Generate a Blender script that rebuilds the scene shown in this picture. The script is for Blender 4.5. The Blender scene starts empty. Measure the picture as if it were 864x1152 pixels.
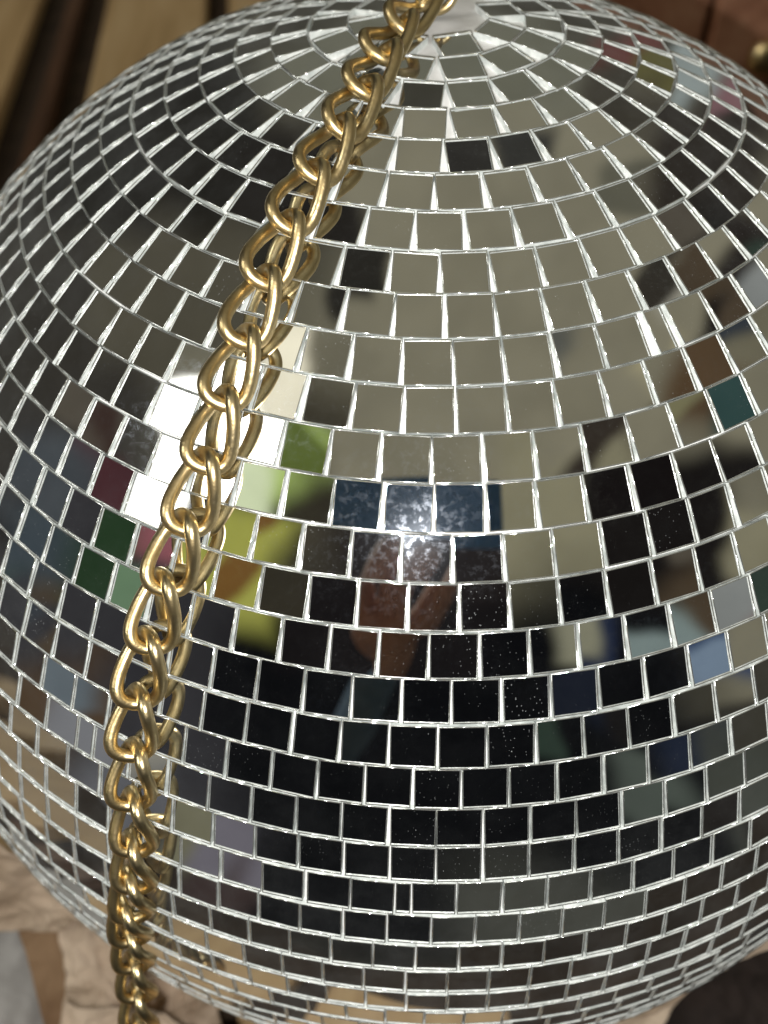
import bpy, bmesh, math, random
from mathutils import Vector, Matrix, noise
random.seed(7)
S = bpy.context.scene
COL = S.collection
R = 0.20                                   # ball radius, metres
CZ = 0.22                                  # height of the ball's centre
CEN = Vector((0, 0, CZ))

# ------------------------------------------------------------------ camera frame (solved from the tile grid)
F = 1050.0                                 # focal length in pixels of the 864 x 1152 photograph
Ccv = Vector((0.08282145, 0.00226862, 1.99639891))
Ncv = Vector((-0.01205112, -0.67284447, -0.73968580)).normalized()
E1 = Vector((-0.04838608, 0.7392654, -0.67167369)); E1 = (E1 - Ncv*E1.dot(Ncv)).normalized()
E2 = Ncv.cross(E1)
def W(v):                                  # camera axes -> world axes
    return Vector((v.dot(E2), -v.dot(E1), v.dot(Ncv)))
CAM = W(-Ccv)                              # in ball radii, from the ball's centre
def ray(px, py):
    return W(Vector(((px-432)/F, (py-576)/F, 1.0))).normalized()
def at(px, py, dist):                      # a point at a distance (metres) along a sight line
    return CEN + CAM*R + ray(px, py)*dist
def hit(px, py, h=0.0):
    d = ray(px, py); b = -CAM.dot(d); disc = b*b - (CAM.dot(CAM) - (1+h)**2)
    if disc < 0: return None
    return CAM + d*(b - math.sqrt(disc))
def refl(px, py):                          # direction the ball mirrors towards at that place
    p = hit(px, py); n = p.normalized(); d = ray(px, py)
    return (d - n*2*d.dot(n)).normalized()
def sphp(col, az, r=1.0):                  # az 0 faces the viewer
    return Vector((math.sin(col)*math.sin(az), -math.sin(col)*math.cos(az), math.cos(col)))*r
def lin(c):
    c = c/255.0
    return c/12.92 if c <= .04045 else ((c+.055)/1.055)**2.4
def rgb(r, g, b, k=1.0):
    return (lin(r)*k, lin(g)*k, lin(b)*k, 1)

# ------------------------------------------------------------------ helpers
def link(o, parent=None):
    COL.objects.link(o)
    if parent: o.parent = parent
    return o
def mesh_obj(name, bm, mats, parent=None, smooth=False):
    me = bpy.data.meshes.new(name)
    bm.normal_update(); bm.to_mesh(me); bm.free()
    for m in (mats if isinstance(mats, (list, tuple)) else [mats]): me.materials.append(m)
    if smooth:
        for p in me.polygons: p.use_smooth = True
    return link(bpy.data.objects.new(name, me), parent)
def thing(name, label, cat, loc=(0, 0, 0), group=None):
    o = bpy.data.objects.new(name, None); link(o); o.location = loc; o.empty_display_size = .02
    return tag(o, label, cat, group)
def tag(o, label=None, cat=None, group=None, kind=None):
    if label: o['label'] = label
    if cat: o['category'] = cat
    if group: o['group'] = group
    if kind: o['kind'] = kind
    return o

class NT:
    def __init__(s, nt): s.nt = nt; nt.nodes.clear()
    def n(s, t, **kw):
        x = s.nt.nodes.new(t)
        for k, v in kw.items():
            if k.startswith('i_'):
                key = k[2:]
                x.inputs[int(key) if key.isdigit() else key.replace('_', ' ')].default_value = v
            else: setattr(x, k, v)
        return x
    def l(s, a, b): s.nt.links.new(a, b)
    def m(s, op, a, b=None, c=None, clamp=False):
        x = s.n('ShaderNodeMath', operation=op, use_clamp=clamp)
        for i, v in enumerate((a, b, c)):
            if v is None: continue
            if isinstance(v, (int, float)): x.inputs[i].default_value = v
            else: s.l(v, x.inputs[i])
        return x.outputs[0]
    def dot(s, v, vec):
        x = s.n('ShaderNodeVectorMath', operation='DOT_PRODUCT'); s.l(v, x.inputs[0]); x.inputs[1].default_value = vec
        return x.outputs['Value']
    def mix(s, f, a, b):
        x = s.n('ShaderNodeMix', data_type='RGBA')
        for sock, v in ((x.inputs[0], f), (x.inputs[6], a), (x.inputs[7], b)):
            if isinstance(v, (tuple, float, int)): sock.default_value = v
            else: s.l(v, sock)
        return x.outputs[2]
    def ramp(s, f, stops):
        x = s.n('ShaderNodeValToRGB'); e = x.color_ramp.elements
        while len(e) < len(stops): e.new(.5)
        for el, (p, c) in zip(e, stops): el.position = p; el.color = c
        s.l(f, x.inputs[0]); return x.outputs[0]
    def mr(s, f, a, b, c=0.0, d=1.0, smooth=True):
        x = s.n('ShaderNodeMapRange'); x.interpolation_type = 'SMOOTHSTEP' if smooth else 'LINEAR'
        s.l(f, x.inputs[0])
        for i, v in enumerate((a, b, c, d)): x.inputs[i+1].default_value = v
        return x.outputs[0]
def material(name):
    m = bpy.data.materials.new(name); m.use_nodes = True
    g = NT(m.node_tree); out = g.n('ShaderNodeOutputMaterial')
    return m, g, out

# ------------------------------------------------------------------ materials
def mat_mirror():
    m, g, out = material('silvered_mirror_glass')
    tc = g.n('ShaderNodeTexCoord'); isl = g.n('ShaderNodeNewGeometry').outputs['Random Per Island']
    mir = g.n('ShaderNodeBsdfPrincipled', i_Base_Color=(.83, .845, .83, 1), i_Metallic=1.0, i_Roughness=.018)
    wob = g.n('ShaderNodeTexNoise', i_Scale=38.0, i_Detail=1.0); g.l(tc.outputs['Object'], wob.inputs['Vector'])
    bp = g.n('ShaderNodeBump', i_Strength=.035, i_Distance=.002); g.l(wob.outputs[0], bp.inputs['Height']); g.l(bp.outputs[0], mir.inputs['Normal'])
    # fine film of dirt that catches the flash near the mirror angle
    haze = g.n('ShaderNodeBsdfGlossy', i_Color=(.8, .87, 1, 1), i_Roughness=.16)
    n1 = g.n('ShaderNodeTexNoise', i_Scale=70.0, i_Detail=5.0, i_Roughness=.7); g.l(tc.outputs['Object'], n1.inputs['Vector'])
    n4 = g.n('ShaderNodeTexNoise', i_Scale=620.0, i_Detail=3.0, i_Roughness=.7); g.l(tc.outputs['Object'], n4.inputs['Vector'])
    hz = g.m('MULTIPLY', g.mr(n1.outputs[0], .35, .75), g.mr(n4.outputs[0], .46, .68, .006, .16))
    hz = g.m('ADD', hz, .006)
    s1 = g.n('ShaderNodeMixShader'); g.l(hz, s1.inputs[0]); g.l(mir.outputs[0], s1.inputs[1]); g.l(haze.outputs[0], s1.inputs[2])
    # dust specks and short scratches, more on some tiles
    vor = g.n('ShaderNodeTexVoronoi', i_Scale=1050.0); g.l(tc.outputs['Object'], vor.inputs['Vector'])
    mp = g.n('ShaderNodeMapping'); mp.inputs['Scale'].default_value = (1.0, .6, .65); mp.inputs['Rotation'].default_value = (.4, .2, .5); g.l(tc.outputs['Object'], mp.inputs['Vector'])
    vo2 = g.n('ShaderNodeTexVoronoi', i_Scale=1700.0); g.l(mp.outputs[0], vo2.inputs['Vector'])
    vo3 = g.n('ShaderNodeTexVoronoi', i_Scale=800.0); g.l(mp.outputs[0], vo3.inputs['Vector'])
    big = g.n('ShaderNodeTexNoise', i_Scale=13.0, i_Detail=3.0); g.l(tc.outputs['Object'], big.inputs['Vector'])
    amt = g.m('ADD', g.m('MULTIPLY', g.m('POWER', isl, 4.0), .5), g.m('MULTIPLY', g.mr(big.outputs[0], .5, .8), .7))
    th = g.m('MULTIPLY_ADD', amt, .10, .02)
    cs = g.n('ShaderNodeSeparateColor'); g.l(vor.outputs['Color'], cs.inputs[0])
    d1 = g.m('MULTIPLY', g.m('LESS_THAN', vor.outputs['Distance'], th), g.m('GREATER_THAN', cs.outputs[0], .55))
    cs2 = g.n('ShaderNodeSeparateColor'); g.l(vo2.outputs['Color'], cs2.inputs[0])
    d2 = g.m('MULTIPLY', g.m('LESS_THAN', vo2.outputs['Distance'], g.m('MULTIPLY', th, 1.7)), g.m('GREATER_THAN', cs2.outputs[1], .62))
    cs3 = g.n('ShaderNodeSeparateColor'); g.l(vo3.outputs['Color'], cs3.inputs[0])
    d3 = g.m('MULTIPLY', g.m('LESS_THAN', vo3.outputs['Distance'], g.m('MULTIPLY', th, .95)), g.m('GREATER_THAN', cs3.outputs[1], .86))
    dm = g.m('MAXIMUM', g.m('MAXIMUM', g.m('MULTIPLY', d1, .30), g.m('MULTIPLY', d2, .22)), g.m('MULTIPLY', d3, .36))
    dif = g.n('ShaderNodeBsdfDiffuse', i_Color=(.70, .74, .76, 1))
    lw = g.n('ShaderNodeLayerWeight', i_Blend=.5)                  # dust looks thicker at a slant
    film = g.m('MULTIPLY', g.mr(n1.outputs[0], .3, .8, .3, 1.0), g.m('MULTIPLY_ADD', g.m('POWER', lw.outputs['Facing'], 3.0), .30, .003))
    dm = g.m('ADD', dm, film)
    s2 = g.n('ShaderNodeMixShader'); g.l(dm, s2.inputs[0]); g.l(s1.outputs[0], s2.inputs[1]); g.l(dif.outputs[0], s2.inputs[2])
    g.l(s2.outputs[0], out.inputs[0]); return m
def mat_edge():
    m, g, out = material('ground_glass_edge')
    tc = g.n('ShaderNodeTexCoord')
    p = g.n('ShaderNodeBsdfPrincipled', i_Base_Color=(.88, .91, .90, 1), i_Metallic=.92, i_Roughness=.24)
    n = g.n('ShaderNodeTexNoise', i_Scale=420.0, i_Detail=3.0); g.l(tc.outputs['Object'], n.inputs['Vector'])
    b = g.n('ShaderNodeBump', i_Strength=.17, i_Distance=.0008); g.l(n.outputs[0], b.inputs['Height']); g.l(b.outputs[0], p.inputs['Normal'])
    n2 = g.n('ShaderNodeTexNoise', i_Scale=240.0, i_Detail=2.0); g.l(tc.outputs['Object'], n2.inputs['Vector'])
    g.l(g.mr(n2.outputs[0], .35, .7, .045, .13), p.inputs['Roughness'])
    g.l(p.outputs[0], out.inputs[0]); return m
def mat_grout():
    m, g, out = material('white_backing')
    tc = g.n('ShaderNodeTexCoord')
    n = g.n('ShaderNodeTexNoise', i_Scale=160.0, i_Detail=4.0); g.l(tc.outputs['Object'], n.inputs['Vector'])
    c = g.ramp(n.outputs[0], [(.3, (.76, .76, .75, 1)), (.7, (.88, .88, .88, 1))])
    p = g.n('ShaderNodeBsdfPrincipled', i_Roughness=.55); g.l(c, p.inputs['Base Color'])
    b = g.n('ShaderNodeBump', i_Strength=.3, i_Distance=.0006); g.l(n.outputs[0], b.inputs['Height']); g.l(b.outputs[0], p.inputs['Normal'])
    g.l(p.outputs[0], out.inputs[0]); return m
def mat_brass():
    m, g, out = material('worn_brass')
    tc = g.n('ShaderNodeTexCoord')
    n = g.n('ShaderNodeTexNoise', i_Scale=150.0, i_Detail=5.0); g.l(tc.outputs['Object'], n.inputs['Vector'])
    c = g.ramp(n.outputs[0], [(.26, (.38, .28, .13, 1)), (.5, (.67, .53, .285, 1)), (.75, (.84, .73, .47, 1))])
    p = g.n('ShaderNodeBsdfPrincipled', i_Metallic=1.0); g.l(c, p.inputs['Base Color'])
    g.l(g.mr(n.outputs[0], .3, .7, .42, .28), p.inputs['Roughness'])
    mp = g.n('ShaderNodeMapping'); mp.inputs['Scale'].default_value = (1, 1, .2); g.l(tc.outputs['Object'], mp.inputs['Vector'])
    n2 = g.n('ShaderNodeTexNoise', i_Scale=900.0, i_Detail=3.0); g.l(mp.outputs[0], n2.inputs['Vector'])
    b = g.n('ShaderNodeBump', i_Strength=.22, i_Distance=.0004); g.l(n2.outputs[0], b.inputs['Height']); g.l(b.outputs[0], p.inputs['Normal'])
    g.l(p.outputs[0], out.inputs[0]); return m
def mat_wood(name, c0, c1, c2, scale=(14, 1.2, 14), rough=.55):
    m, g, out = material(name)
    tc = g.n('ShaderNodeTexCoord'); mp = g.n('ShaderNodeMapping'); mp.inputs['Scale'].default_value = scale; g.l(tc.outputs['Object'], mp.inputs['Vector'])
    n = g.n('ShaderNodeTexNoise', i_Scale=3.0, i_Detail=6.0, i_Roughness=.6, i_Distortion=.6); g.l(mp.outputs[0], n.inputs['Vector'])
    c = g.ramp(n.outputs[0], [(.3, c0), (.5, c1), (.72, c2)])
    p = g.n('ShaderNodeBsdfPrincipled', i_Roughness=rough); g.l(c, p.inputs['Base Color'])
    b = g.n('ShaderNodeBump', i_Strength=.25, i_Distance=.002); g.l(n.outputs[0], b.inputs['Height']); g.l(b.outputs[0], p.inputs['Normal'])
    g.l(p.outputs[0], out.inputs[0]); return m
def mat_noise(name, c0, c1, scale, rough=.8, bump=.2):
    m, g, out = material(name)
    tc = g.n('ShaderNodeTexCoord')
    n = g.n('ShaderNodeTexNoise', i_Scale=scale, i_Detail=6.0); g.l(tc.outputs['Object'], n.inputs['Vector'])
    c = g.ramp(n.outputs[0], [(.3, c0), (.7, c1)])
    p = g.n('ShaderNodeBsdfPrincipled', i_Roughness=rough); g.l(c, p.inputs['Base Color'])
    b = g.n('ShaderNodeBump', i_Strength=bump, i_Distance=.002); g.l(n.outputs[0], b.inputs['Height']); g.l(b.outputs[0], p.inputs['Normal'])
    g.l(p.outputs[0], out.inputs[0]); return m

def mat_side():
    m, g, out = material('frosted_glass_side')
    tc = g.n('ShaderNodeTexCoord')
    n = g.n('ShaderNodeTexNoise', i_Scale=330.0, i_Detail=3.0); g.l(tc.outputs['Object'], n.inputs['Vector'])
    c = g.ramp(n.outputs[0], [(.3, (.48, .52, .51, 1)), (.72, (.84, .87, .86, 1))])
    p = g.n('ShaderNodeBsdfPrincipled', i_Roughness=.35); g.l(c, p.inputs['Base Color'])
    b = g.n('ShaderNodeBump', i_Strength=.6, i_Distance=.0006); g.l(n.outputs[0], b.inputs['Height']); g.l(b.outputs[0], p.inputs['Normal'])
    g.l(p.outputs[0], out.inputs[0]); return m
M_MIRROR, M_EDGE, M_SIDE, M_GROUT, M_BRASS = mat_mirror(), mat_edge(), mat_side(), mat_grout(), mat_brass()

# ------------------------------------------------------------------ the mirror ball
L0, DL = 0.066, 0.0533466                  # first ring and ring pitch (radians)
TS = 0.0519                                # tile side, in ball radii
TH = 0.0085                                # tile thickness
RIM = 0.0019                               # depth of the silvering under the glass face
# azimuths measured for the upper corners of each ring of tiles, and cut tiles (start, width share)
PHASE = {1: -.096, 2: .011, 3: .075, 4: .079, 5: .041, 6: .011, 7: -.045, 8: .026, 9: .036, 10: .052, 11: .055, 12: .013,
         13: .018, 14: .047, 15: .056, 16: .014, 17: .046, 18: .028, 19: -.003, 20: .028, 21: .03, 22: -.001, 23: .025,
         24: .007, 25: -.006, 26: -.004, 27: .021}
CUT = {10: (5, .47), 22: (-1, .36), 20: (-9, .5)}  # (index from the phase tile, width share) of the cut tiles in front
CORR = {3: .002, 8: .002, 17: -.001, 19: -.001, 20: -.0015, 21: -.0015, 22: .0005, 23: .0045, 24: .0075, 25: .012, 26: .0175, 27: .0215}
def ring_col(k):
    if k > 27: return L0 + DL*(k-1) + .0225
    return L0 + DL*(k-1) + CORR.get(k, 0)

def add_tile(bm, col, az, wshare=1.0):
    c = sphp(col, az); n = c.normalized()
    u = Vector((math.cos(az), math.sin(az), 0)); v = n.cross(u)
    rnd = random.Random(int(col*1e4)*7919 + int((az+9)*1e4))
    # hand laid: slightly turned and rocked
    n2 = (n + u*rnd.gauss(0, .012) + v*rnd.gauss(0, .011)).normalized()
    a = rnd.gauss(0, .009)
    u2 = u - n2*u.dot(n2); u2.normalize(); v2 = n2.cross(u2)
    u3 = u2*math.cos(a) + v2*math.sin(a); v3 = n2.cross(u3)
    c = c + u*rnd.gauss(0, .0005) + v*rnd.gauss(0, .0004) + n*rnd.gauss(0, .0004)
    hw, hh = TS*wshare/2 * (1 + rnd.gauss(0, .006)), TS/2*(1 + rnd.gauss(0, .006))
    def ring(ins, dep, ns=4):
        return [bm.verts.new((c + u3*sx*(hw-ins) + v3*sy*(hh-ins) - n2*dep)*R) for sx, sy in ((-1, -1), (1, -1), (1, 1), (-1, 1))]
    f = bm.faces.new(ring(.0014, RIM)); f.material_index = 0       # the silvered face
    prof = [(.0014, RIM), (.0014, .0008), (.0012, .00025), (.0007, .0), (.00025, .00025), (0, .0008), (0, TH+.002)]
    rings = [ring(*q) for q in prof]                               # ground glass border round it
    for i, (r0, r1) in enumerate(zip(rings, rings[1:])):
        for j in range(4):
            f = bm.faces.new((r0[j], r1[j], r1[(j+1) % 4], r0[(j+1) % 4])); f.material_index = 2 if i in (0, 5) else 1; f.smooth = 0 < i < 5
ball = thing('mirror_ball', 'round mirror ball covered in rows of small square silver mirrors with white seams', 'disco ball', CEN)
bm = bmesh.new()
bmesh.ops.create_uvsphere(bm, u_segments=160, v_segments=80, radius=R*(1-TH))
mesh_obj('white_core', bm, M_GROUT, ball, smooth=True)
bm = bmesh.new()
k = 1
while True:
    c0 = ring_col(k)
    cc = c0 + DL/2
    if cc > math.pi - L0: break
    north = c0 < math.pi/2
    cs = math.sin(c0 if north else c0 + DL)
    pitch = (TS + .0016)/max(cs, .05)
    ph = PHASE.get(k, random.uniform(-.06, .06))
    # azimuth position of tile i's centre; the cut tile pushes later ones along
    cut = CUT.get(k)
    pos = []                                # (start, share)
    def right():
        a = ph; i = 0
        while a < math.pi - .02:
            sh = 1.0
            if cut and cut[0] >= 0 and i == cut[0] - 1: sh = cut[1]
            if a + pitch*sh > math.pi + .001: break
            pos.append((a, sh)); a += pitch*sh; i += 1
            if sh < 1: a += pitch*.10
            elif cut and cut[0] >= 0 and i == cut[0] - 1: a += pitch*.12
    def left():
        a = ph; i = -1
        while a > -math.pi + .02:
            sh = 1.0
            if cut and cut[0] < 0 and i == cut[0]: sh = cut[1]
            if a - pitch*sh < -math.pi: break
            a -= pitch*sh; pos.append((a, sh)); i -= 1
    right(); left()
    for a, sh in pos:
        add_tile(bm, cc, a + pitch*sh/2, (TS*sh + (sh-1)*.0016)/TS)
    k += 1
tiles = mesh_obj('mirror_tiles', bm, [M_MIRROR, M_EDGE, M_SIDE], ball)
# hanging fitting at the pole
def torus(bm, mtx, R1, r1, nu=40, nv=12):
    vs = [[bm.verts.new(mtx @ Vector(((R1 + r1*math.cos(b*2*math.pi/nv))*math.cos(a*2*math.pi/nu), (R1 + r1*math.cos(b*2*math.pi/nv))*math.sin(a*2*math.pi/nu), r1*math.sin(b*2*math.pi/nv)))) for b in range(nv)] for a in range(nu)]
    for a in range(nu):
        for b in range(nv):
            f = bm.faces.new((vs[a][b], vs[(a+1) % nu][b], vs[(a+1) % nu][(b+1) % nv], vs[a][(b+1) % nv])); f.smooth = True
bm = bmesh.new()
torus(bm, Matrix.Translation((0, .001, R + .0055)) @ Matrix.Rotation(math.radians(90), 4, 'X') @ Matrix.Rotation(.3, 4, 'Y'), .0052, .0012)
mesh_obj('hanging_loop', bm, M_BRASS, ball)

# ------------------------------------------------------------------ the brass chain
LL, LW, LR, LT = (.0520 - .0079)*R, (.0322 - .0079)*R, .0079*R, .0118*R   # half length, half width, wire radius, twist
def link_bm():
    bm = bmesh.new(); NU, NV = 56, 14
    def P(t):
        cx, sy = math.cos(t), math.sin(t)
        q = 2/2.5
        x = LW*math.copysign(abs(cx)**q, cx); y = LL*math.copysign(abs(sy)**.92, sy)
        return Vector((x, y, LT*math.sin(2*t)))
    rows = []
    for i in range(NU):
        t = 2*math.pi*i/NU; p = P(t); tg = (P(t+.02) - P(t-.02)).normalized()
        a = Vector((0, 0, 1)); a = (a - tg*a.dot(tg)).normalized(); b = tg.cross(a)
        rows.append([bm.verts.new(p + (a*math.cos(2*math.pi*j/NV) + b*math.sin(2*math.pi*j/NV))*LR) for j in range(NV)])
    for i in range(NU):
        for j in range(NV):
            f = bm.faces.new((rows[i][j], rows[(i+1) % NU][j], rows[(i+1) % NU][(j+1) % NV], rows[i][(j+1) % NV])); f.smooth = True
    return bm
CH = 1.0205
def chain_pt(s):                           # arc length s (radii) from the pole; returns point, tangent, normal
    lim = 1.40*CH
    if s < lim:
        col = s/CH
        az = math.radians(-21.3) + .010*math.sin(s*11) - math.radians(16)*max(0, .22 - s)/.22 - math.radians(1.0)*max(0, col-1.15)/.25
        p = sphp(col, az, CH); n = sphp(col, az)
        t = Vector((math.cos(col)*math.sin(az), -math.cos(col)*math.cos(az), -math.sin(col)))
    else:                                  # below, the chain hangs off the ball on to the paper
        col = 1.40; az = math.radians(-22.3) + .010*math.sin(lim*11)
        t0 = Vector((math.cos(col)*math.sin(az), -math.cos(col)*math.cos(az), -math.sin(col)))
        P0 = sphp(col, az, CH); P2 = CHAIN_END; P1 = P0 + t0*.13
        u = (s - lim)/((P2-P1).length + .13)
        p = P0*(1-u)**2 + P1*2*u*(1-u) + P2*u*u
        t = ((P1-P0)*(1-u) + (P2-P1)*u).normalized(); n = sphp(col, az); n = (n - t*n.dot(t)).normalized()
    return p, t, n
CHAIN_END = CAM + ray(157, 1172)*1.64
PITCH = .0718
chain = thing('brass_chain', 'twisted brass curb chain draped down over the mirrored tiles from the top', 'chain', CEN + Vector((0, 0, R)))
base = None
nlinks = 26
rl = random.Random(3)
for i in range(nlinks):
    s = .052 + PITCH*i
    p, t, n = chain_pt(s)
    y = -t; z = n; x = y.cross(z)
    M = Matrix((x, y, z)).transposed().to_4x4()
    M = M @ Matrix.Rotation(rl.gauss(0, .07), 4, 'Y') @ Matrix.Rotation(rl.gauss(0, .035), 4, 'Z')
    M.translation = p*R + Vector((0, 0, -R))
    if base is None:
        base = mesh_obj('link', link_bm(), M_BRASS, chain); o = base
    else:
        o = base.copy(); COL.objects.link(o); o.parent = chain
    o.matrix_local = M

# ------------------------------------------------------------------ what the ball lies in and what stands behind
def crumple_patch(name, corners, mats, thick=.0012, n=64, amp=.012, fr=22.0, seed=0, curl=0.0):
    """a sheet between four corner points (a-b top edge, d-c bottom edge), crumpled along its normal"""
    a, b, c, d = corners
    nor = (b-a).cross(d-a).normalized()
    bm = bmesh.new(); g = []
    for i in range(n+1):
        row = []
        for j in range(n+1):
            u, v = i/n, j/n
            p = (a*(1-u) + b*u)*(1-v) + (d*(1-u) + c*u)*v
            q = p*fr + Vector((seed*7.1, seed*3.3, 0))
            h = noise.noise(q)*.6 + abs(noise.noise(q*1.9))*.55 + abs(noise.noise(q*4.3))*.30 + abs(noise.noise(q*8.1))*.14 - .3
            e = Vector((noise.noise(q*1.3 + Vector((5, 0, 0))), noise.noise(q*1.3 + Vector((0, 9, 0))), noise.noise(q*1.3)))
            row.append(bm.verts.new(p + nor*amp*h + e*amp*.6 + nor*curl*((u-.5)**2 + (v-.5)**2)))
        g.append(row)
    for i in range(n):
        for j in range(n):
            f = bm.faces.new((g[i][j], g[i+1][j], g[i+1][j+1], g[i][j+1])); f.smooth = True
    bmesh.ops.recalc_face_normals(bm, faces=bm.faces[:])
    o = mesh_obj(name, bm, mats)
    md = o.modifiers.new('thickness', 'SOLIDIFY'); md.thickness = thick
    return o
M_KRAFT = mat_noise('kraft_paper', (.43, .32, .23, 1), (.66, .53, .41, 1), 28, .8, .35)
M_KRAFT2 = mat_noise('brown_cardboard', (.20, .115, .06, 1), (.30, .19, .105, 1), 30, .8, .2)
M_GREY = mat_noise('grey_cloth', (.30, .29, .28, 1), (.42, .41, .40, 1), 60, .9, .3)
M_DARK = mat_noise('dark_brown_cloth', (.012, .008, .007, 1), (.035, .022, .018, 1), 40, .9, .3)
M_PLANK = mat_wood('tan_planks', (.42, .27, .125, 1), (.58, .395, .20, 1), (.66, .48, .27, 1))
M_PLANKB = mat_wood('red_brown_wood', (.30, .13, .075, 1), (.44, .21, .125, 1), (.54, .29, .18, 1))
M_GAP = mat_noise('dark_gap', (.03, .017, .010, 1), (.06, .036, .022, 1), 30, .9, .1)
M_SLAT = mat_wood('dark_brown_slat', (.05, .022, .012, 1), (.10, .045, .022, 1), (.15, .075, .04, 1))

# ground under everything
bm = bmesh.new()
vs = [bm.verts.new(p) for p in ((-3, -.45, 0), (3, -.45, 0), (3, 3.5, 0), (-3, 3.5, 0))]; bm.faces.new(vs)
tag(mesh_obj('floor', bm, M_GAP), kind='structure')

def board(name, cen, size, rotz, m, parent=None, tilt=0):
    bm = bmesh.new(); bmesh.ops.create_cube(bm, size=1.0)
    for v in bm.verts: v.co = Vector((v.co.x*size[0], v.co.y*size[1], v.co.z*size[2]))
    bmesh.ops.bevel(bm, geom=bm.edges[:], offset=min(size)*.18, segments=2, affect='EDGES')
    o = mesh_obj(name, bm, m, parent); o.location = cen; o.rotation_euler = (tilt, 0, rotz)
    return o
# slatted boards on the floor behind, to the left
def floor_pt(px, py, z=.02):
    d = ray(px, py); o = CEN + CAM*R; return o + d*((z - o.z)/d.z)
p0, p1 = floor_pt(85, 0), floor_pt(30, 190)
dirv = (p0 - p1).normalized(); rz = math.atan2(-dirv.x, dirv.y)
side = Vector((dirv.y, -dirv.x, 0))
mid = (p0 + p1)/2
deck = thing('slatted_boards', 'tan wooden boards with dark gaps lying behind the ball on the left', 'wooden boards', (mid.x, mid.y, 0))
for off, wd, m, nm in ((-.175, .25, M_PLANK, 'board'), (0.0, .022, M_SLAT, 'slat'), (.118, .142, M_PLANK, 'board'), (.285, .13, M_PLANK, 'board'), (-.46, .25, M_PLANK, 'board')):
    o = board(nm, side*off + Vector((0, 0, .012)), (wd, 2.6, .02), rz, m, deck)
# red-brown cabinet door on the right behind
cp = at(800, 40, .80)
cab = thing('brown_cabinet', 'red brown wooden cabinet front behind the right of the ball', 'cabinet', (cp.x, cp.y, 0))
for x, w in ((-.150, .10), (-.052, .090), (.036, .080), (.13, .10)):
    board('panel_board', Vector((x, .0, .20)), (w, .02, .44), 0, M_PLANKB, cab)
board('backing_board', Vector((0, .022, .20)), (.48, .012, .46), 0, M_SLAT, cab)
kp = at(872, 86, .77)
bm = bmesh.new(); bmesh.ops.create_uvsphere(bm, u_segments=24, v_segments=14, radius=.013)
for v in bm.verts: v.co.y *= .7
kn = mesh_obj('knob', bm, M_BRASS, cab, smooth=True); kn.location = Vector((kp.x - cp.x, -.018, kp.z))
bm = bmesh.new(); bmesh.ops.create_cone(bm, cap_ends=True, segments=20, radius1=.008, radius2=.005, depth=.014)
st = mesh_obj('stem', bm, M_BRASS, kn); st.rotation_euler = (math.radians(90), 0, 0); st.location = (0, .006, 0)

# paper packing under the ball
pk = crumple_patch('crumpled_paper', (at(-40, 915, 0.435), at(95, 1030, 0.435), at(78, 1046, 0.460), at(-40, 1060, 0.460)), M_KRAFT, amp=.010, seed=1)
tag(pk, 'pale crumpled kraft paper flap against the lower left edge of the ball', 'packing paper')
pk2 = crumple_patch('crumpled_paper', (at(66, 1020, 0.455), at(260, 1090, 0.455), at(260, 1200, 0.480), at(70, 1200, 0.480)), M_KRAFT, amp=.014, fr=30, seed=2)
tag(pk2, 'folded tan kraft paper behind the dangling end of the chain', 'packing paper')
pk3 = crumple_patch('crumpled_paper', (at(70, 1128, 0.440), at(270, 1150, 0.434), at(250, 1200, 0.440), at(60, 1200, 0.450)), M_KRAFT, amp=.010, fr=26, seed=3)
tag(pk3, 'crumpled kraft paper edge under the bottom of the ball below the chain', 'packing paper')
fl = crumple_patch('cardboard_flap', (at(18, 1040, 0.468), at(74, 1036, 0.468), at(80, 1200, 0.488), at(62, 1200, 0.488)), M_KRAFT2, amp=.004, seed=4, thick=.003)
tag(fl, 'narrow brown cardboard flap between grey cloth and kraft paper', 'cardboard')
gc = crumple_patch('grey_cloth', (at(-120, 1030, 0.486), at(60, 1030, 0.486), at(85, 1220, 0.488), at(-120, 1220, 0.488)), M_GREY, amp=.006, seed=5)
tag(gc, 'grey cloth lying in the lower left corner', 'cloth')
pk4 = crumple_patch('crumpled_paper', (at(640, 1112, 0.440), at(788, 1092, 0.450), at(726, 1200, 0.460), at(600, 1200, 0.455)), M_KRAFT, amp=.010, seed=6)
tag(pk4, 'crumpled tan kraft paper under the lower right of the ball', 'packing paper')
pk5 = crumple_patch('cardboard_strip', (at(690, 1126, .372), at(905, 1022, .372), at(912, 1046, .382), at(700, 1152, .382)), M_KRAFT, amp=.004, seed=7, thick=.002)
tag(pk5, 'thin brown cardboard rim along the lower right edge of the ball', 'cardboard')
for o_ in (pk, pk2, pk3, pk4): o_['group'] = 'crumpled kraft paper round the ball'
dk = crumple_patch('dark_cloth', (at(735, 1060, 0.470), at(990, 960, 0.470), at(990, 1220, 0.488), at(735, 1220, 0.488)), M_DARK, amp=.014, seed=8)
tag(dk, 'dark brown cloth filling the lower right corner', 'cloth')

# ------------------------------------------------------------------ camera
cam = bpy.data.cameras.new('camera'); co = bpy.data.objects.new('camera', cam); link(co)
cam.sensor_fit = 'VERTICAL'; cam.sensor_height = 36.0; cam.lens = F/1152*36.0
xw, yw, zw = W(Vector((1, 0, 0))), W(Vector((0, -1, 0))), W(Vector((0, 0, -1)))
mw = Matrix((xw, yw, zw)).transposed().to_4x4(); mw.translation = CEN + CAM*R
co.matrix_world = mw
cam.clip_start = .01; cam.clip_end = 60
cam.dof.use_dof = True; cam.dof.focus_distance = .212; cam.dof.aperture_fstop = 10.0
S.camera = co

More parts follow.
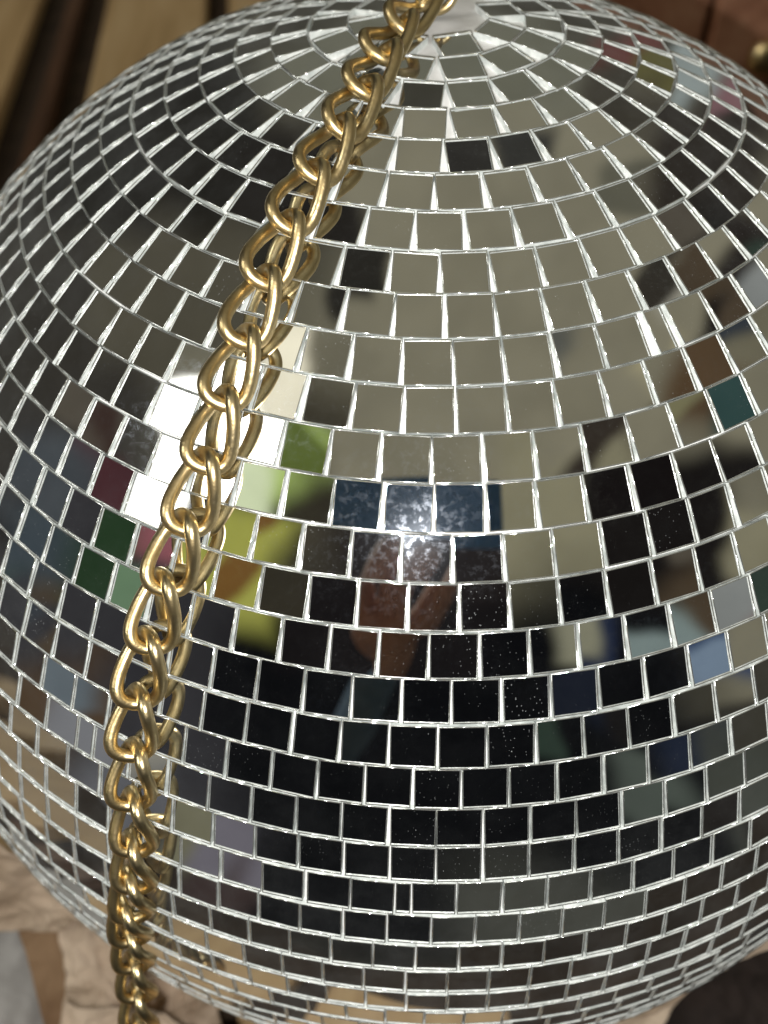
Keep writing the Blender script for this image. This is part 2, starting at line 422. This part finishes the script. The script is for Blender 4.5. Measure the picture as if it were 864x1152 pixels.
# ------------------------------------------------------------------ the phone that takes the picture and the hand holding it, seen in the mirrors
def loc(a, b, c=0.0):                      # millimetres right, up and back from the lens
    return CEN + CAM*R + (xw*a + yw*b + zw*c)*.001
M_CASE = mat_noise('blue_phone_case', (.05, .22, .55, 1), (.07, .28, .68, 1), 60, .35, .05)
M_LENS = mat_noise('black_lens_glass', (.004, .004, .006, 1), (.01, .01, .014, 1), 60, .08, .0)
M_SKIN = mat_noise('skin', (.62, .34, .25, 1), (.75, .45, .34, 1), 60, .5, .15)
M_SLEEVE = mat_noise('blue_sleeve_cloth', (.12, .22, .36, 1), (.2, .33, .5, 1), 90, .9, .4)
ph = thing('phone', 'dark blue phone held up before the mirror ball', 'phone', loc(0, 0, 8))
ph.rotation_euler = mw.to_euler()
bm = bmesh.new(); bmesh.ops.create_cube(bm, size=1.0)
for v in bm.verts: v.co = Vector((v.co.x*.150, v.co.y*.070, v.co.z*.008))
bmesh.ops.bevel(bm, geom=[e for e in bm.edges if abs(e.verts[0].co.z - e.verts[1].co.z) > .004], offset=.010, segments=6, affect='EDGES')
mesh_obj('body', bm, M_CASE, ph)
bm = bmesh.new(); bmesh.ops.create_cone(bm, cap_ends=True, segments=40, radius1=.012, radius2=.011, depth=.002)
o = mesh_obj('lens_ring', bm, M_LENS, ph); o.location = (0, 0, .0048)
def skinned(name, pts, edges, radii, m, parent=None):
    me = bpy.data.meshes.new(name); me.from_pydata(pts, edges, []); me.materials.append(m)
    o = link(bpy.data.objects.new(name, me), parent)
    md = o.modifiers.new('skin', 'SKIN'); md.use_smooth_shade = True
    for v, r in zip(me.skin_vertices[0].data, radii): v.radius = (r, r)
    me.skin_vertices[0].data[0].use_root = True
    sd = o.modifiers.new('smooth', 'SUBSURF'); sd.levels = sd.render_levels = 2
    return o
pts = [loc(-52, -176, 42), loc(-42, -142, 36), loc(-30, -114, 30)]; rad = [.026, .028, .024]; edg = [(0, 1), (1, 2)]
def finger(root, chain_, r0):
    i = root
    for k_, q in enumerate(chain_):
        pts.append(loc(*q)); rad.append(r0*(1 - .09*k_)); edg.append((i, len(pts)-1)); i = len(pts)-1
finger(2, [(-44, -92, 22), (-46, -66, 12), (-38, -44, 8), (-26, -36, 14)], .0092)
finger(2, [(-28, -92, 18), (-25, -66, 8), (-16, -45, 4), (-5, -36, 8)], .0096)
finger(2, [(-10, -94, 18), (-3, -68, 8), (7, -47, 4), (16, -38, 8)], .0092)
finger(2, [(6, -100, 22), (16, -78, 12), (23, -58, 8), (29, -46, 12)], .0080)
finger(1, [(-64, -122, 4), (-54, -104, -22), (-36, -94, -38), (-10, -90, -42)], .0135)
hand = skinned('person', pts, edg, rad, M_SKIN)
tag(hand, 'person holding up a blue phone, hand and blue sleeve mirrored in the middle tiles', 'person')
slv = skinned('sleeve', [loc(-51, -170, 42), loc(-66, -205, 56), loc(-98, -280, 90), loc(-140, -370, 150)], [(0, 1), (1, 2), (2, 3)], [.032, .038, .045, .055], M_SLEEVE, hand)

# ------------------------------------------------------------------ light: the phone's flash beside the lens
fd = bpy.data.lights.new('phone_flash', 'SPOT'); fd.spot_size = math.radians(126); fd.spot_blend = .6; fd.energy = 3.5; fd.shadow_soft_size = .0022; fd.color = (1, .97, .92)
fo = bpy.data.objects.new('phone_flash', fd); link(fo)
fo.rotation_euler = mw.to_euler()
fo.location = CEN + CAM*R + yw*-.021 + xw*-.007 + zw*.001

# ------------------------------------------------------------------ world: the room round the ball, as the mirrors see it
wd = bpy.data.worlds.new('World'); S.world = wd; wd.use_nodes = True
wd.cycles.sampling_method = 'MANUAL'; wd.cycles.sample_map_resolution = 512
g = NT(wd.node_tree); wo = g.n('ShaderNodeOutputWorld'); bg = g.n('ShaderNodeBackground'); g.l(bg.outputs[0], wo.inputs[0])
tc = g.n('ShaderNodeTexCoord')
nz = g.n('ShaderNodeTexNoise', i_Scale=5.0, i_Detail=3.0); g.l(tc.outputs['Generated'], nz.inputs['Vector'])
sub = g.n('ShaderNodeVectorMath', operation='SUBTRACT'); g.l(nz.outputs['Color'], sub.inputs[0]); sub.inputs[1].default_value = (.5, .5, .5)
scl = g.n('ShaderNodeVectorMath', operation='SCALE'); g.l(sub.outputs[0], scl.inputs[0]); scl.inputs['Scale'].default_value = .13
add = g.n('ShaderNodeVectorMath', operation='ADD'); g.l(tc.outputs['Generated'], add.inputs[0]); g.l(scl.outputs[0], add.inputs[1])
D = add.outputs[0]
cur = rgb(60, 57, 49)
def patch(px, py, hw, hh, col, soft=.25, k=1.0, ang=0.0, shape='box', op=1.0, noisy=True, raw=False):
    """one region of the room, given by where on the ball it is seen mirrored"""
    global cur
    c = refl(px, py); e = 3.0
    jx = (refl(px+e, py) - refl(px-e, py))/(2*e); jy = (refl(px, py+e) - refl(px, py-e))/(2*e)
    jx -= c*jx.dot(c); jy -= c*jy.dot(c)
    ca, sa = math.cos(math.radians(ang)), math.sin(math.radians(ang))
    ax, ay = (jx*ca + jy*sa), (jy*ca - jx*sa)
    # dual basis on the tangent plane, scaled so that 1 = the region's border
    G11, G12, G22 = ax.dot(ax), ax.dot(ay), ay.dot(ay); det = G11*G22 - G12*G12
    U = (ax*G22 - ay*G12)/det/hw; V = (ay*G11 - ax*G12)/det/hh
    lm = .3*col[0] + .58*col[1] + .12*col[2]; sat = (max(col) - min(col))/max(col)
    if sat > .3 and k < 1.5 and not raw: col = tuple((lm + (v-lm)*.62)*.80 for v in col)
    vec = D if noisy else tc.outputs['Generated']
    a = g.m('ABSOLUTE', g.dot(vec, U)); b = g.m('ABSOLUTE', g.dot(vec, V))
    if shape == 'box': r = g.m('MAXIMUM', a, b)
    else: r = g.m('SQRT', g.m('ADD', g.m('MULTIPLY', a, a), g.m('MULTIPLY', b, b)))
    soft *= .5
    f = g.mr(r, 1+soft, 1-soft, 0, op)
    f = g.m('MULTIPLY', f, g.m('GREATER_THAN', g.dot(tc.outputs['Generated'], c), .15))
    cur = g.mix(f, cur, rgb(*col, k))
KB = 1.22                                  # mirrors return about four fifths
# ceiling and wall above: dull olive
patch(560, 330, 330, 260, (116, 111, 94), .35, KB)
patch(500, 60, 200, 60, (96, 95, 82), .5, KB, shape='ell')
patch(640, 600, 75, 90, (122, 117, 95), .2, KB)
patch(330, 600, 60, 80, (68, 63, 52), .4, KB)
# left upper dark region and browns
patch(150, 150, 170, 120, (26, 24, 20), .4, KB, shape='ell')
patch(330, 200, 60, 60, (30, 27, 24), .4, KB)
patch(60, 400, 90, 150, (46, 43, 38), .4, KB)
patch(190, 330, 90, 75, (72, 68, 57), .4, KB)
for px_, py_, a_, b_, c_, an in ((770, 285, 16, 60, (44, 40, 34), 30), (745, 395, 14, 46, (150, 142, 112), 35), (715, 455, 9, 60, (70, 64, 50), 32), (655, 520, 12, 48, (44, 38, 32), 30),
        (830, 300, 20, 50, (30, 25, 22), 25), (845, 395, 14, 60, (128, 118, 84), 38), (700, 205, 26, 20, (84, 82, 70), 0), (815, 215, 26, 30, (24, 22, 20), 20), (600, 165, 30, 16, (44, 43, 40), 0), (520, 172, 34, 16, (40, 38, 35), 0),
        (640, 395, 26, 16, (84, 84, 78), 0), (735, 385, 18, 18, (76, 78, 72), 0), (470, 110, 40, 18, (56, 54, 46), 0), (395, 320, 24, 30, (34, 32, 28), 10)):
    patch(px_, py_, a_, b_, c_, .25, KB, ang=an)
# below: the photographer's dark clothes
patch(500, 900, 290, 195, (7, 8, 13), .22, KB)
patch(690, 1060, 190, 60, (62, 62, 56), .6, KB, shape='ell')
patch(500, 1125, 300, 28, (66, 58, 46), .6, KB)
patch(90, 760, 130, 220, (44, 43, 46), .4, KB)
# right: dark furniture, bright and coloured things
patch(770, 600, 85, 90, (25, 19, 17), .18, KB, ang=10)
patch(820, 345, 30, 28, (20, 16, 14), .2, KB)
patch(740, 540, 40, 30, (14, 10, 10), .2, KB)
patch(800, 165, 70, 60, (38, 33, 28), .5, KB)
patch(850, 600, 26, 30, (120, 115, 94), .2, KB)
patch(800, 640, 9, 40, (150, 164, 158), .3, KB, ang=-28)
patch(800, 430, 34, 40, (104, 70, 34), .4, KB, ang=25)
patch(822, 455, 24, 26, (44, 88, 84), .3, KB)
patch(770, 470, 12, 50, (112, 108, 80), .3, KB, ang=35)
patch(830, 675, 30, 16, (165, 52, 44), .25, KB, ang=-20)
patch(815, 655, 34, 12, (48, 70, 108), .25, KB, ang=-20)
patch(858, 650, 22, 26, (150, 84, 34), .3, KB)
patch(800, 742, 28, 24, (36, 66, 122), .3, KB)
patch(805, 740, 9, 9, (120, 150, 185), .3, KB, shape='ell')
patch(760, 715, 30, 14, (110, 122, 120), .4, KB)
patch(655, 735, 34, 20, (28, 44, 84), .2, KB)
patch(648, 715, 34, 16, (120, 118, 100), .2, KB)
patch(640, 785, 40, 30, (22, 30, 50), .3, KB)
patch(790, 835, 40, 30, (26, 38, 66), .4, KB)
patch(735, 885, 32, 22, (66, 72, 66), .4, KB)
patch(845, 900, 40, 60, (58, 60, 54), .4, KB)
patch(700, 60, 40, 26, (126, 49, 41), .3, KB)
patch(745, 78, 30, 16, (108, 99, 25), .3, KB)
patch(785, 80, 24, 24, (126, 134, 132), .3, KB)
patch(835, 110, 30, 18, (156, 94, 102), .3, KB)
patch(690, 110, 40, 26, (52, 48, 40), .4, KB)
# centre: the phone, a finger, a sleeve
patch(545, 715, 34, 60, (10, 9, 14), .3, KB)
patch(468, 650, 95, 48, (26, 21, 20), .3, KB)
patch(430, 720, 120, 40, (18, 15, 16), .3, KB)
rp = random.Random(21)                     # small odds and ends of the room
for i in range(34):
    zx, zy, zw_, zh = rp.choice([(60, 700, 60, 180), (790, 600, 70, 160), (90, 480, 80, 90), (780, 860, 70, 90), (120, 860, 100, 80), (800, 330, 60, 90), (660, 820, 60, 60)])
    cc = rp.choice([(96, 84, 66), (34, 26, 22), (120, 122, 120), (72, 44, 34), (48, 58, 70), (20, 18, 18), (88, 66, 40), (140, 136, 124), (40, 52, 44)])
    patch(min(858, max(6, rp.gauss(zx, zw_*.6))), rp.gauss(zy, zh*.5), rp.uniform(5, 20), rp.uniform(10, 38), cc, .3, KB, ang=rp.uniform(-60, 60))
# left: the bright window, leaves, reds and greens
patch(300, 560, 60, 130, (60, 52, 34), .3, KB, ang=12)
patch(296, 510, 40, 52, (172, 194, 108), .35, KB, ang=-25, raw=True)
patch(318, 500, 12, 50, (84, 96, 44), .3, KB, ang=-30, raw=True)
patch(262, 640, 44, 52, (150, 150, 72), .3, KB, ang=20, raw=True)
patch(285, 630, 9, 50, (104, 74, 36), .3, KB, ang=35, raw=True)
patch(290, 565, 16, 26, (205, 214, 176), .4, KB, ang=15, shape='ell')
patch(320, 425, 30, 46, (232, 224, 200), .18, KB, ang=10)
patch(238, 478, 62, 54, (255, 253, 246), .10, 6.0, ang=-12)
patch(176, 552, 34, 24, (255, 252, 244), .15, 5.0, ang=40)
patch(118, 535, 40, 36, (96, 38, 46), .35, KB)
patch(165, 610, 26, 18, (188, 84, 96), .35, KB, ang=20)
patch(110, 640, 50, 34, (28, 68, 26), .35, KB)
patch(140, 655, 24, 20, (110, 160, 104), .3, KB)
patch(50, 530, 44, 40, (60, 64, 68), .5, KB, shape='ell')
patch(35, 610, 34, 40, (52, 60, 66), .5, KB)
patch(40, 800, 70, 60, (94, 62, 30), .5, KB)
patch(70, 770, 26, 20, (88, 96, 102), .4, KB)
patch(95, 835, 46, 20, (112, 112, 116), .35, KB, ang=25)
patch(120, 900, 60, 36, (84, 84, 88), .5, KB)
patch(215, 945, 26, 40, (128, 122, 84), .35, KB)
patch(262, 965, 30, 34, (96, 92, 100), .35, KB)
patch(230, 1010, 40, 26, (70, 46, 42), .4, KB)
nv = g.n('ShaderNodeTexNoise', i_Scale=9.0, i_Detail=5.0, i_Roughness=.65); g.l(tc.outputs['Generated'], nv.inputs['Vector'])
vm = g.n('ShaderNodeVectorMath', operation='SCALE'); g.l(cur, vm.inputs[0]); g.l(g.mr(nv.outputs[0], .3, .7, .86, 1.1), vm.inputs['Scale']); cur = vm.outputs[0]
g.l(cur, bg.inputs[0]) if not isinstance(cur, tuple) else None
bg.inputs[1].default_value = 1.0

# ------------------------------------------------------------------ render settings
S.render.engine = 'CYCLES'
S.cycles.max_bounces = 10; S.cycles.glossy_bounces = 6; S.cycles.sample_clamp_indirect = 6
S.cycles.caustics_reflective = False
S.view_settings.view_transform = 'Standard'; S.view_settings.look = 'None'
S.view_settings.exposure = 0; S.view_settings.gamma = 1
S.render.resolution_x = 768; S.render.resolution_y = 1024
